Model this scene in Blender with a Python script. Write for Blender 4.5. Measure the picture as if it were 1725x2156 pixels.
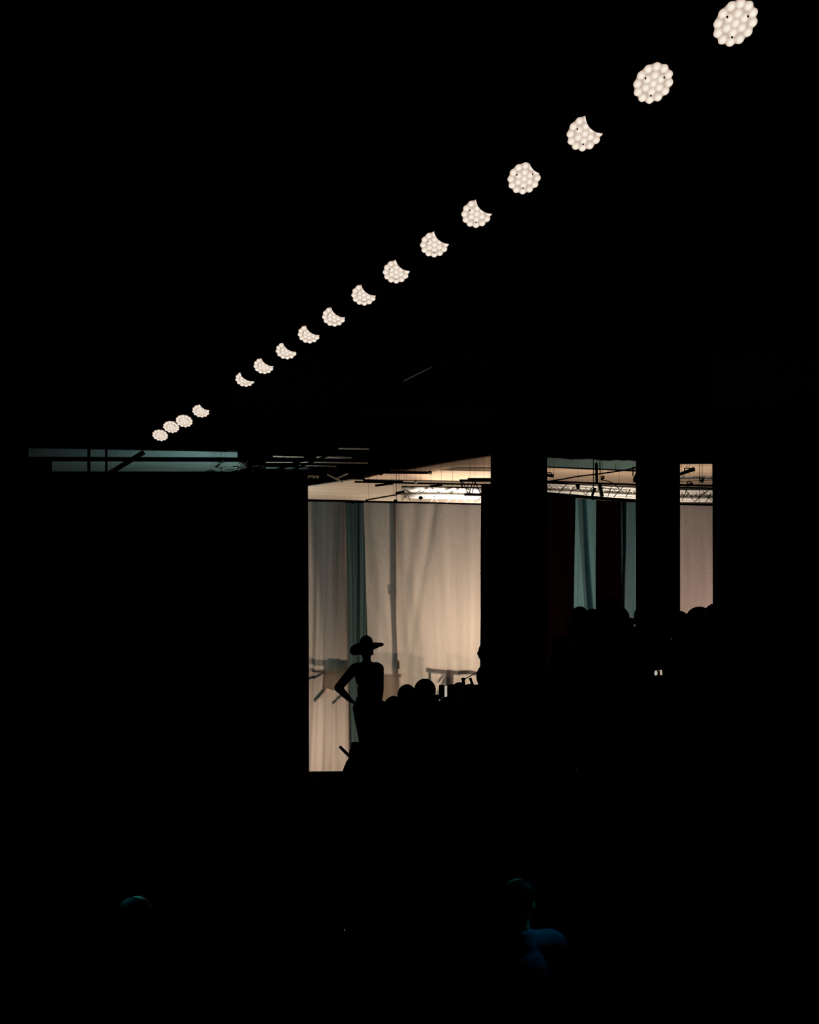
import bpy, bmesh, math, random
from mathutils import Vector, Matrix, Quaternion
for o in list(bpy.data.objects): bpy.data.objects.remove(o)
random.seed(7)
SC = bpy.context.scene
COL = SC.collection
PI = math.pi
# ------------------------------------------------------------------ camera
F, CX, HY, CZ = 2000.0, 862.5, 1330.0, 2.6      # focal in px, centre column, horizon row, eye height
cd = bpy.data.cameras.new('camera'); cam = bpy.data.objects.new('camera', cd); COL.objects.link(cam)
cam.location = (0, 0, CZ); cam.rotation_euler = (PI/2, 0, 0)
cd.sensor_fit = 'HORIZONTAL'; cd.sensor_width = 36; cd.lens = F*36/1725
cd.shift_y = (HY-1078)/1725; cd.clip_end = 200; cd.clip_start = .05
SC.camera = cam
def P(px, py, Y): return Vector(((px-CX)*Y/F, Y, CZ-(py-HY)*Y/F))
def PZ(px, py, z):                                # point on the horizontal plane z seen at px, py
    Y = (z-CZ)*F/(HY-py); return Vector(((px-CX)*Y/F, Y, z))
# ------------------------------------------------------------------ world, view
w = bpy.data.worlds.new('world'); SC.world = w; w.use_nodes = True
w.node_tree.nodes['Background'].inputs[0].default_value = (0, 0, 0, 1)
w.node_tree.nodes['Background'].inputs[1].default_value = 0
SC.view_settings.view_transform = 'Standard'; SC.view_settings.look = 'None'
SC.view_settings.exposure = 0; SC.view_settings.gamma = 1; SC.view_settings.use_curve_mapping = False
# ------------------------------------------------------------------ lights
WARM = (1, .80, .58); CREAM = (1, .82, .60); TEAL = (.38, .86, .98)
def light(kind, loc, energy, color, size=.2, to=None, spot=None, blend=.6, name='work_light', sx=None):
    l = bpy.data.lights.new(name, kind); l.energy = energy; l.color = color
    if kind == 'AREA':
        l.size = size
        if sx: l.shape = 'RECTANGLE'; l.size = sx; l.size_y = size
    else: l.shadow_soft_size = size
    if spot: l.spot_size = math.radians(spot); l.spot_blend = blend
    o = bpy.data.objects.new(name, l); COL.objects.link(o); o.location = loc
    if to is not None: o.rotation_euler = (Vector(to)-Vector(loc)).to_track_quat('-Z', 'Y').to_euler()
    return o
# lamps behind the translucent drape
light('POINT', P(985, 1345, 19.0), 104, CREAM, .12, name='key_lamp')
light('POINT', P(985, 1200, 19.1), 22, (1, .78, .66), .15, name='key_lamp')
light('POINT', P(690, 1560, 18.8), 72, (1, .78, .60), .08, name='floor_lamp_light')
light('POINT', P(1490, 1425, 19.4), 140, (1, .68, .58), .15, name='side_lamp')
light('AREA', (1.0, 24, 3.2), 38, TEAL, 3, to=(1.2, 17, 3.0), sx=9, name='cool_wash')  # added fill that tints the dimmer cloth teal, not a known lamp
# uplights that light the far roof
light('AREA', (-2.2, 29.5, 3.4), 82, CREAM, 1.2, to=(-1.6, 30, 9), sx=4, name='roof_uplight')
light('SPOT', (-.6, 36.2, 5.6), 900, WARM, .1, to=(-.4, 32.4, 8), spot=56, name='roof_spot')
light('SPOT', (2.6, 36.5, 5.8), 2900, CREAM, .1, to=(2.1, 32.5, 8.05), spot=50, name='roof_spot')
light('AREA', (7.6, 28, 4.2), 420, WARM, 1.2, to=(7.8, 31, 9), sx=5, name='roof_uplight')
light('SPOT', P(955, 1150, 19.2), 210, (1, .93, .84), .05, to=P(945, 1036, 20), spot=66, name='truss_spot')
light('SPOT', P(1330, 1180, 18.6), 150, (1, .88, .74), .05, to=P(1340, 1036, 19.5), spot=120, name='truss_spot')
light('AREA', (1.7, 30.3, 7.16), 9, WARM, .8, to=(1.6, 30.0, 9), sx=2.2, name='cove_light')  # added fill, hidden above the low panel to brighten the brown one
light('AREA', (-5.9, 28, 5.2), 190, (.78, .96, .92), 1.0, to=(-6.0, 31, 9), sx=1.5, name='roof_uplight_cool')
# added spots with no seen source: for the pipe glint and blue crowd glints
light('SPOT', (.6, 11.5, 6.9), 60, (.95, 1, 1), .02, to=P(868, 793, 15.5), spot=16, blend=.9, name='pin_spot')
light('SPOT', P(1300, 1560, 4.3), 9, (.02, .6, .75), .02, to=P(1125, 1890, 4.0), spot=34, blend=.8, name='blue_pin_spot')
light('SPOT', P(120, 1700, 4.2), 22, (.05, .6, .7), .02, to=P(285, 1895, 4.0), spot=14, blend=.9, name='blue_pin_spot')

# ------------------------------------------------------------------ materials
MATS = {}
def nodes(m):
    m.use_nodes = True; nt = m.node_tree; nt.nodes.clear(); return nt, nt.nodes, nt.links
def mat(name, col, rough=.7, metal=0, var=.15, scale=6, spec=.3, stretch=(1, 1, 1)):
    if name in MATS: return MATS[name]
    m = bpy.data.materials.new(name); nt, N, L = nodes(m)
    out = N.new('ShaderNodeOutputMaterial'); b = N.new('ShaderNodeBsdfPrincipled')
    tc = N.new('ShaderNodeTexCoord'); mp = N.new('ShaderNodeMapping'); mp.inputs['Scale'].default_value = stretch
    nz = N.new('ShaderNodeTexNoise'); nz.inputs['Scale'].default_value = scale; nz.inputs['Detail'].default_value = 5
    rp = N.new('ShaderNodeValToRGB')
    rp.color_ramp.elements[0].position = .3; rp.color_ramp.elements[1].position = .7
    rp.color_ramp.elements[0].color = tuple(c*(1-var) for c in col)+(1,)
    rp.color_ramp.elements[1].color = tuple(min(1, c*(1+var)) for c in col)+(1,)
    L.new(tc.outputs['Object'], mp.inputs[0]); L.new(mp.outputs[0], nz.inputs[0]); L.new(nz.outputs[0], rp.inputs[0])
    L.new(rp.outputs[0], b.inputs['Base Color']); b.inputs['Roughness'].default_value = rough
    b.inputs['Metallic'].default_value = metal; b.inputs['Specular IOR Level'].default_value = spec
    L.new(b.outputs[0], out.inputs[0]); MATS[name] = m; return m
def cloth(name, col, diff, var=.12, w=.7):
    """thin drape: mix of diffuse and translucent, woven streaks"""
    m = bpy.data.materials.new(name); nt, N, L = nodes(m)
    out = N.new('ShaderNodeOutputMaterial'); d = N.new('ShaderNodeBsdfDiffuse'); t = N.new('ShaderNodeBsdfTranslucent'); mx = N.new('ShaderNodeMixShader')
    tc = N.new('ShaderNodeTexCoord'); mp = N.new('ShaderNodeMapping'); mp.inputs['Scale'].default_value = (9, 9, .35)
    nz = N.new('ShaderNodeTexNoise'); nz.inputs['Scale'].default_value = 1; nz.inputs['Detail'].default_value = 6
    n2 = N.new('ShaderNodeTexNoise'); n2.inputs['Scale'].default_value = 70; n2.inputs['Detail'].default_value = 3
    ad = N.new('ShaderNodeMath'); ad.operation = 'MULTIPLY_ADD'; ad.inputs[1].default_value = .45
    L.new(tc.outputs['Object'], mp.inputs[0]); L.new(mp.outputs[0], nz.inputs[0]); L.new(tc.outputs['Object'], n2.inputs[0])
    L.new(n2.outputs[0], ad.inputs[0]); L.new(nz.outputs[0], ad.inputs[2])
    rp = N.new('ShaderNodeValToRGB'); rp.color_ramp.elements[0].position = .45; rp.color_ramp.elements[1].position = 1.0
    rp.color_ramp.elements[0].color = tuple(c*(1-var) for c in col)+(1,)
    rp.color_ramp.elements[1].color = tuple(min(1, c*(1+var)) for c in col)+(1,)
    L.new(ad.outputs[0], rp.inputs[0]); L.new(rp.outputs[0], t.inputs[0]); d.inputs[0].default_value = diff+(1,)
    mx.inputs[0].default_value = w; L.new(d.outputs[0], mx.inputs[1]); L.new(t.outputs[0], mx.inputs[2]); L.new(mx.outputs[0], out.inputs[0])
    MATS[name] = m; return m
def glow(name, core, rim, rad=1.0, strength=1.0):
    """lit lens: emission core to rim by distance from the lens axis (object space)"""
    m = bpy.data.materials.new(name); nt, N, L = nodes(m)
    out = N.new('ShaderNodeOutputMaterial'); e = N.new('ShaderNodeEmission')
    tc = N.new('ShaderNodeTexCoord'); sp = N.new('ShaderNodeSeparateXYZ'); cb = N.new('ShaderNodeCombineXYZ'); ln = N.new('ShaderNodeVectorMath'); ln.operation = 'LENGTH'
    L.new(tc.outputs['Object'], sp.inputs[0]); L.new(sp.outputs[0], cb.inputs[0]); L.new(sp.outputs[1], cb.inputs[1]); L.new(cb.outputs[0], ln.inputs[0])
    mr = N.new('ShaderNodeMapRange'); mr.inputs[2].default_value = rad; L.new(ln.outputs['Value'], mr.inputs[0])
    rp = N.new('ShaderNodeValToRGB'); rp.color_ramp.elements[0].position = .35; rp.color_ramp.elements[0].color = core+(1,)
    rp.color_ramp.elements[1].position = 1; rp.color_ramp.elements[1].color = rim+(1,)
    L.new(mr.outputs[0], rp.inputs[0]); L.new(rp.outputs[0], e.inputs[0]); e.inputs[1].default_value = strength
    L.new(e.outputs[0], out.inputs[0]); MATS[name] = m; return m
def emit(name, col, s=1.0):
    m = bpy.data.materials.new(name); nt, N, L = nodes(m)
    out = N.new('ShaderNodeOutputMaterial'); e = N.new('ShaderNodeEmission'); e.inputs[0].default_value = col+(1,); e.inputs[1].default_value = s
    nz = N.new('ShaderNodeTexNoise'); nz.inputs['Scale'].default_value = 25
    mr = N.new('ShaderNodeMapRange'); mr.inputs[3].default_value = .75*s; mr.inputs[4].default_value = 1.1*s
    tc = N.new('ShaderNodeTexCoord'); L.new(tc.outputs['Object'], nz.inputs[0]); L.new(nz.outputs[0], mr.inputs[0]); L.new(mr.outputs[0], e.inputs[1])
    L.new(e.outputs[0], out.inputs[0]); MATS[name] = m; return m
BLACK = mat('black_paint', (.0003, .0003, .0003), 1, spec=0)
VELVET = mat('black_drape', (.0005, .0004, .0005), 1, spec=0, stretch=(8, 8, .5))
FLOORM = mat('floor_dark', (.0018, .002, .002), .9, spec=0)
STEEL = mat('dark_steel', (.0012, .0012, .0012), .9, metal=0, spec=0)
HOUSE = mat('lamp_housing', (.0004, .0004, .0004), 1, spec=0)
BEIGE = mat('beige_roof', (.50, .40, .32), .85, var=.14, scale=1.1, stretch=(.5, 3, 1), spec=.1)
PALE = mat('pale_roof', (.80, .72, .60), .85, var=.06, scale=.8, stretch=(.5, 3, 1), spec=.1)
DIMT = mat('grey_green_roof', (.13, .19, .18), .85, var=.25, scale=1.5, stretch=(.5, 4, 1), spec=.1)  # grey green stands in for beige roof in weak light
ALU = mat('pale_aluminium', (.82, .78, .72), .5, metal=0, var=.05, spec=.4)
PLANK = mat('pale_board', (.62, .52, .40), .8, var=.15, scale=5)
DRAPE = cloth('pale_drape', (.84, .72, .64), (.10, .09, .08))
SHEER = cloth('sheer_cloth', (.80, .76, .70), (.1, .1, .1), w=.9)
DRAPE2 = cloth('grey_drape', (.08, .125, .125), (.03, .03, .03))
DRAPE3 = cloth('grey_green_drape', (.27, .52, .54), (.05, .05, .05))
DRAPE4 = cloth('wine_drape', (.006, .0012, .0012), (.002, .001, .001))
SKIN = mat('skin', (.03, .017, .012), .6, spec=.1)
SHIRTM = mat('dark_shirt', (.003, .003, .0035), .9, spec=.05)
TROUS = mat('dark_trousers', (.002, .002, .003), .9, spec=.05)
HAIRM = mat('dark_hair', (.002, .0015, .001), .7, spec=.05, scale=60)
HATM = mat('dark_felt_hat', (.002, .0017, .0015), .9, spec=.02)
LENSM = glow('lit_lens', (.96, .87, .75), (.64, .50, .40), .039)
PLATEM = glow('lit_face_plate', (.66, .54, .44), (.36, .26, .20), .18)
SCREEN = emit('lit_screen', (.62, .58, .50), .8)
SCREENW = emit('warm_lit_screen', (.62, .42, .28), .9)
SCREENG = emit('grey_lit_screen', (.40, .40, .37), .8)
LENSOFF = mat('unlit_lens', (.0006, .0006, .0006), 1, spec=0)
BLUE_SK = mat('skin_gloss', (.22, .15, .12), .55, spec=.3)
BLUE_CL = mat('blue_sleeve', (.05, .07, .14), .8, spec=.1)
PIPE = mat('grey_pipe', (.35, .36, .35), .5, spec=.3)
OBJM = mat('dark_equipment', (.01, .01, .01), .8, spec=.1)

# ------------------------------------------------------------------ object helpers
def props(o, label=None, cat=None, group=None, kind=None):
    if label: o['label'] = label
    if cat: o['category'] = cat
    if group: o['group'] = group
    if kind: o['kind'] = kind
    return o
def empty(name, loc=(0, 0, 0), rot=None):
    o = bpy.data.objects.new(name, None); COL.objects.link(o); o.location = loc; o.empty_display_size = .1
    if rot: o.rotation_euler = rot
    return o
def link(name, bm, m, parent=None, smooth=False, world=False):
    me = bpy.data.meshes.new(name)
    bmesh.ops.recalc_face_normals(bm, faces=bm.faces)
    bm.to_mesh(me); bm.free()
    if smooth: me.polygons.foreach_set('use_smooth', [True]*len(me.polygons))
    me.materials.append(m); o = bpy.data.objects.new(name, me); COL.objects.link(o)
    if parent:
        o.parent = parent
        if world: o.matrix_parent_inverse = mw(parent).inverted()
    return o
def mw(o):
    m = Matrix.LocRotScale(o.location, o.rotation_euler.to_quaternion(), o.scale)
    return m
def bx(bm, c, s, rot=None):
    g = bmesh.ops.create_cube(bm, size=1)['verts']
    M = Matrix.Translation(c) @ (rot.to_4x4() if rot else Matrix()) @ Matrix.Diagonal((*s, 1))
    bmesh.ops.transform(bm, matrix=M, verts=g)
def frame(p, q):
    d = (Vector(q)-Vector(p)); return d.length, d.to_track_quat('Z', 'Y').to_matrix()
def tube(bm, p, q, r, r2=None, seg=8, caps=True):
    p, q = Vector(p), Vector(q); l, R = frame(p, q)
    g = bmesh.ops.create_cone(bm, cap_ends=caps, segments=seg, radius1=r, radius2=r if r2 is None else r2, depth=l)['verts']
    bmesh.ops.transform(bm, matrix=Matrix.Translation((p+q)/2) @ R.to_4x4(), verts=g)
def beam(bm, p, q, w, h):
    """rectangular bar from p to q"""
    p, q = Vector(p), Vector(q); l, R = frame(p, q); bx(bm, (p+q)/2, (w, h, l), R)
def ball(bm, c, s, seg=16, rot=None):
    if not hasattr(s, '__len__'): s = (s, s, s)
    g = bmesh.ops.create_uvsphere(bm, u_segments=seg, v_segments=max(8, seg*2//3), radius=1)['verts']
    M = Matrix.Translation(c) @ (rot.to_4x4() if rot else Matrix()) @ Matrix.Diagonal((*s, 1))
    bmesh.ops.transform(bm, matrix=M, verts=g)
def lathe(bm, prof, seg=32):
    rings = []
    for r, z in prof:
        rings.append([bm.verts.new((r*math.cos(2*PI*k/seg), r*math.sin(2*PI*k/seg), z)) for k in range(seg)])
    for a, b in zip(rings, rings[1:]):
        for k in range(seg): bm.faces.new((a[k], a[(k+1) % seg], b[(k+1) % seg], b[k]))
    bm.faces.new(rings[0][::-1]); bm.faces.new(rings[-1])
def prism(bm, pts, up):
    a = [bm.verts.new(p) for p in pts]; b = [bm.verts.new(Vector(p)+Vector(up)) for p in pts]; n = len(a)
    bm.faces.new(a); bm.faces.new(b[::-1])
    for k in range(n): bm.faces.new((a[k], b[k], b[(k+1) % n], a[(k+1) % n]))
def hang(o, pts, ztop=None, r=.0025):
    """thin black suspension wires from world points up to the roof"""
    off = o.location if o.type == 'EMPTY' else Vector((0, 0, 0))
    for p in pts:
        bm = bmesh.new(); p = Vector(p)-off; q = Vector((p.x, p.y, (ztop or ZT-.004)-off.z)); tube(bm, p, q, r, seg=5); link('suspension_wire', bm, STEEL, o)
    return o
X0, X1, Y0, Y1, ZT = -15, 13, -4, 44, 10.0
def slab(name, poly, z, th, m, label, cat='ceiling panel', group=None):
    pts = [PZ(x, y, z) for x, y in poly]; bm = bmesh.new(); prism(bm, pts, (0, 0, th))
    o = props(link(name, bm, m), label, cat, group); c = sum(pts, Vector())/len(pts)
    return hang(o, [(p*.9+c*.1)+Vector((0, 0, th*.5)) for p in pts[:2]], r=.003)
def struct(name, bm, m): return props(link(name, bm, m), kind='structure')

# ------------------------------------------------------------------ the hall shell
bm = bmesh.new(); bx(bm, ((X0+X1)/2, (Y0+Y1)/2, -.1), (X1-X0, Y1-Y0, .2)); struct('floor', bm, FLOORM)
bm = bmesh.new(); bx(bm, ((X0+X1)/2, (Y0+Y1)/2, ZT+.1), (X1-X0, Y1-Y0, .2))
struct('ceiling', bm, BLACK)
bm = bmesh.new(); bx(bm, (X0-.1, (Y0+Y1)/2, ZT/2), (.2, Y1-Y0, ZT)); struct('wall_left', bm, BLACK)
bm = bmesh.new(); bx(bm, (X1+.1, (Y0+Y1)/2, ZT/2), (.2, Y1-Y0, ZT)); struct('wall_right', bm, BLACK)
bm = bmesh.new(); bx(bm, ((X0+X1)/2, Y1+.1, ZT/2), (X1-X0+.4, .2, ZT)); struct('wall_back', bm, BLACK)
bm = bmesh.new(); bx(bm, ((X0+X1)/2, Y0-.1, ZT/2), (X1-X0+.4, .2, ZT)); struct('wall_front', bm, BLACK)

# ------------------------------------------------------------------ draped cloth
def curtain(name, tl, tr, bl, br, m, label, amp=.05, waves=6, seed=0, thick=.004, nu=120, nv=50, zbot=.02, extra=None, group=None, cat='curtain'):
    """tl.. = (px, py, depth) of the four corners; bl/br give px, py"""
    rnd = random.Random(seed); ph = [rnd.uniform(0, 6.28) for _ in range(4)]
    A, B, C, D = P(*tl), P(*tr), P(*bl), P(*br)
    bm = bmesh.new(); g = []
    nrm = (B-A).cross(Vector((0, 0, 1))).normalized()
    for j in range(nv+1):
        v = j/nv; row = []
        for i in range(nu+1):
            u = i/nu; a = A.lerp(C, v); b = B.lerp(D, v); p = a.lerp(b, u)
            uu = u*waves+.35*math.sin(2.2*v+ph[0]+3*u)
            s = math.sin(2*PI*uu+ph[1])+.5*math.sin(2*PI*uu*1.9+ph[2]+1.1*v)+.25*math.sin(2*PI*uu*3.7+ph[3])
            k = amp*(.35+.65*v**.6)
            d = k*s*.5
            if extra: d += extra(u, v)
            row.append(bm.verts.new(p+nrm*d))
        g.append(row)
    for j in range(nv):
        for i in range(nu): bm.faces.new((g[j][i], g[j+1][i], g[j+1][i+1], g[j][i+1]))
    o = link(name, bm, m, smooth=True)
    if thick > .005:
        s = o.modifiers.new('t', 'SOLIDIFY'); s.thickness = thick
    return props(o, label, cat, group)
def ridge(c0, c1, wd, h):
    """a diagonal fold from u=c0 at the top to u=c1 at the hem"""
    return lambda u, v: h*math.exp(-((u-(c0+(c1-c0)*v))/wd)**2)*min(1, v*5)

# proscenium masking drapes, 13 m away (black)
YM = 13.0
zt = P(0, 993, YM).z
def mask(name, x0, x1, ytop, Y, label, x0b=None, x1b=None, waves=8, ybot=None, seed=1, amp=.03):
    yb = HY+CZ*F/Y-2 if ybot is None else ybot
    return curtain(name, (x0, ytop, Y), (x1, ytop, Y), (x0b if x0b is not None else x0, yb, Y), (x1b if x1b is not None else x1, yb, Y),
                   VELVET, label, amp, waves, seed, thick=.03, nu=80, nv=12)
mask('black_curtain', -700, 648.5, 993.5, YM, 'wide black masking drape left of the bright stage opening', x1b=651, waves=24)
mask('black_curtain', 1015, 1050, 1019, 12.7, 'narrow black drape at the right edge of the bright opening', x0b=1008, waves=2, seed=3, amp=.015)
mask('black_curtain', 1500, 2300, 940, YM, 'black masking drape at the far right of the hall', waves=14, seed=5, x0b=1502)
# black pillars between the openings
def pillar(x0, x1, Y, label, dy=.8):
    a, b = P(x0, HY, Y), P(x1, HY, Y); t = empty('black_pillar', ((a.x+b.x)/2, Y+dy/2, 0)); wd = b.x-a.x
    bm = bmesh.new(); bx(bm, (0, 0, ZT/2), (wd, dy, ZT-.004)); link('shaft', bm, BLACK, t)
    bm = bmesh.new(); bx(bm, (0, 0, .15), (wd+.004, dy+.004, .3)); link('plinth', bm, STEEL, t)
    return props(t, label, 'pillar')
pillar(1042.5, 1152.5, 12.9, 'broad black pillar between the large bright opening and the narrow curtains', .7)
pillar(1352, 1432.5, 12.9, 'narrower black pillar left of the rightmost pale curtain', .35)
# black valances above the openings: a sagging straight lower edge, slightly skewed
def valance(x0, y0, x1, y1, Y0_, Y1_, label, seed):
    A, B = P(x0, y0, Y0_), P(x1, y1, Y1_); bm = bmesh.new(); n = 60; g = []
    rnd = random.Random(seed)
    for i in range(n+1):
        u = i/n; p = A.lerp(B, u); d = .02*math.sin(u*40); e = rnd.uniform(-.006, .006)
        g.append((bm.verts.new(p+Vector((0, d, e))), bm.verts.new(Vector((p.x, p.y+d, ZT-.005)))))
    for a, b in zip(g, g[1:]): bm.faces.new((a[0], b[0], b[1], a[1]))
    o = link('black_valance', bm, VELVET, smooth=True); s = o.modifiers.new('t', 'SOLIDIFY'); s.thickness = .03
    return props(o, label, 'valance')
valance(-340, 933, 480, 951, 24.5, 24.6, 'black valance hanging above the dim strip of roof on the left', 1)
valance(1042, 960, 1500, 977, 12.2, 12.6, 'black valance above the two right hand openings', 2)

# ------------------------------------------------------------------ lit roof beyond the drapes
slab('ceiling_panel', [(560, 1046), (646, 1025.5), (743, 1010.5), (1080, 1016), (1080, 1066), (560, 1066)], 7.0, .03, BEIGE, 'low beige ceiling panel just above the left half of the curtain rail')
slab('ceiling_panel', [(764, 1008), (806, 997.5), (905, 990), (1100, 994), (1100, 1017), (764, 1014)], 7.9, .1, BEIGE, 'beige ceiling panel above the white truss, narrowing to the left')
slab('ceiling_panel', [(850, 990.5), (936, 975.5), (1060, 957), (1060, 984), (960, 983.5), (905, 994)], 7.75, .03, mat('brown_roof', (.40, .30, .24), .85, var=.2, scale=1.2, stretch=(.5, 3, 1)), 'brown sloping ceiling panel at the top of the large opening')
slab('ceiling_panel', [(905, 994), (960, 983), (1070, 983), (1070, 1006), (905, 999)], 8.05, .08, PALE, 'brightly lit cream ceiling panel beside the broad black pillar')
slab('ceiling_panel', [(1100, 962), (1351, 970), (1375, 975), (1375, 995), (1100, 981)], 7.6, .1, mat('dark_grey_green_beam', (.017, .040, .042), .85), 'grey green ceiling strip between the two black pillars')  # dimness of this strip is put into its dark colour
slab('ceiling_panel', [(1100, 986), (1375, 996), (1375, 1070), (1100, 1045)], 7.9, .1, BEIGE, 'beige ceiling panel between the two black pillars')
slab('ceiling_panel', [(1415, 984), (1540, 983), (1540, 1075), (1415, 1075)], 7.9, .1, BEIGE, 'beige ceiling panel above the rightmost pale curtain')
slab('ceiling_panel', [(60, 944), (500, 952), (500, 964), (60, 962)], 7.9, .05, mat('grey_green_beam', (.045, .078, .078), .85), 'upper grey green ceiling strip over the left masking drape')  # darker tint imitates weaker light on the upper strip
slab('ceiling_panel', [(110, 969), (500, 969), (520, 985), (450, 1000), (110, 1000)], 8.1, .1, DIMT, 'lower grey green ceiling strip over the left masking drape')
# streaks of further roof battens left of the large opening
def bars(name, lst, z, r, m, label, cat='beam', group=None):
    for k, (x0, y0, x1, y1, *rr) in enumerate(lst):
        bm = bmesh.new(); a = PZ(x0, y0, z) ; Yd = a.y; b = P(x1, y1, Yd)
        wd = (rr[0] if rr else r)*Yd/F
        beam(bm, a, b, wd, wd*.8)
        hang(props(link(name, bm, m), label[k] if isinstance(label, list) else label, cat, group), [a.lerp(b, .2), a.lerp(b, .8)])
bars('roof_batten', [(713, 944.5, 778, 945.5, 3), (667, 963, 741, 964, 4), (560, 973, 775, 974, 3), (630, 980.5, 708, 981.5, 3), (575, 961, 640, 963, 3)], 8.2, 3, BEIGE,
     ['highest short pale roof batten left of the brown ceiling panel', 'pale roof batten second from the top left of the brown ceiling panel',
      'long thin pale roof batten running across the dark roof', 'lowest short pale roof batten above the crossed boards', 'dim roof batten at the left of the group of battens'], 'beam')
bars('roof_batten', [(560, 985, 650, 986.5, 4), (500, 958, 440, 957, 3)], 8.2, 3, DIMT, ['grey roof batten just above the top corner of the left drape', 'dim grey roof batten above the tangle of rods'], 'beam')
# dark beams hanging in front of the lit roof
def dark_beam(p, q, wpx, label, name='roof_beam', m=None, cat='beam'):
    bm = bmesh.new(); wd = wpx*p[2]/F; beam(bm, P(*p), P(*q), wd, wd)
    o = props(link(name, bm, m or BLACK), label, cat)
    return hang(o, [P(*p).lerp(P(*q), .1), P(*p).lerp(P(*q), .9)])
dark_beam((60, 966.5, 21), (640, 968, 21), 8, 'black horizontal beam splitting the dim roof strip on the left')
dark_beam((225, 1000, 20), (303, 952, 20), 8, 'black diagonal beam crossing the dim roof strip')
dark_beam((187, 940, 19.8), (187, 1000, 19.8), 5, 'left of two short black hangers in the dim roof strip', 'hanger')
dark_beam((224, 940, 19.6), (224, 1000, 19.6), 4, 'right of two short black hangers in the dim roof strip', 'hanger')
dark_beam((560, 992, 18.6), (910, 995.5, 18.6), 5, 'black beam running across the top of the large opening')
dark_beam((747, 1014.5, 21), (1050, 1021, 21), 3.2, 'thin dark beam below the cream ceiling panel', m=STEEL)
dark_beam((765, 1011.5, 21.4), (850, 1014, 21.4), 3, 'short dark strut behind the thin dark beam', m=STEEL)
dark_beam((790, 1022.5, 20.5), (828, 1018, 20.5), 4, 'short black fitting under the thin dark beam at left', m=STEEL)
dark_beam((905, 1023.5, 20.5), (932, 1021, 20.5), 3.5, 'short black fitting under the thin dark beam at right', m=STEEL)
dark_beam((770, 1053, 19), (836, 1041.5, 19), 2.6, 'grey strut leaning from the curtain rail up to the white truss', 'strut', mat('grey_metal', (.06, .075, .07), .6))
dark_beam((745, 996, 19), (768, 1010, 19), 4, 'black bracket beside the crossed boards', 'bracket')
dark_beam((850, 994, 19.2), (902, 996.5, 19.2), 2, 'thin black cable below the brown ceiling panel', 'cable')
# crossed pale boards
t = empty('crossed_boards', P(712, 1008, 22)); props(t, 'pair of pale boards crossed in an X below the roof', 'boards')
for a, b in (((689, 999, 22), (722, 1015, 22)), ((706, 1009, 22.1), (733, 997, 22.1))):
    bm = bmesh.new(); beam(bm, P(*a)-t.location, P(*b)-t.location, .055, .03); link('board', bm, PLANK, t)
hang(t, [P(690, 1000, 22), P(732, 998, 22.1)])
# small bracket cluster at the top left corner of the opening
t = empty('clamp_bar', P(658, 1003, 21)); props(t, 'small pale clamp bar at the top left corner of the large opening', 'clamp bar')
bm = bmesh.new(); beam(bm, P(646, 1002.5, 21)-t.location, P(672, 1003.5, 21)-t.location, .035, .035); link('bar', bm, PLANK, t)
for x in (648, 660, 668):
    bm = bmesh.new(); beam(bm, P(x, 1001, 21)-t.location, P(x+1, 1007, 21)-t.location, .03, .03); link('clamp', bm, PLANK, t)
hang(t, [P(650, 1002.5, 21), P(670, 1003.5, 21)])
# round fittings
for (x, y, Y, r, m_, lb) in ((905, 995, 18.3, .042, PLANK, 'small pale round fitting on the cable under the brown ceiling panel'), (876, 1015, 19.6, .03, ALU, 'tiny white lamp head above the left end of the white truss')):
    bm = bmesh.new(); ball(bm, P(x, y, Y), (r, r*1.1, r*.9), 14); beam(bm, P(x-5, y, Y), P(x, y, Y), .02, .02); hang(props(link('round_fitting', bm, m_, smooth=True), lb, 'fitting'), [P(x, y, Y)])

# ------------------------------------------------------------------ trusses
def truss(name, p, q, w, h, r, n, m, label, lace_r=None, axes=None, chords=4):
    p, q = Vector(p), Vector(q); t = empty(name, p); d = q-p; L_ = d.length; ux = d.normalized()
    side = ux.cross(Vector((0, 0, 1))).normalized(); up = side.cross(ux).normalized()
    cor = [side*w/2+up*h/2, side*w/2-up*h/2, -side*w/2-up*h/2, -side*w/2+up*h/2]
    for c in cor:
        bm = bmesh.new(); tube(bm, c, d+c, r, seg=10); link('chord', bm, m, t, smooth=False)
    lr = lace_r or r*.5
    for f, (a, b) in enumerate(((0, 1), (1, 2), (2, 3), (3, 0))):
        bm = bmesh.new()
        for k in range(n):
            s0, s1 = L_*k/n, L_*(k+1)/n
            A, B = (cor[a], cor[b]) if k % 2 == 0 else (cor[b], cor[a])
            tube(bm, A+ux*s0, B+ux*s1, lr, seg=6)
        link('lacing', bm, m, t)
    hang(t, [p+d*.05+side*w/2, p+d*.5+side*w/2, q-d*.05+side*w/2], r=.003)
    return props(t, label, 'truss')
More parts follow.
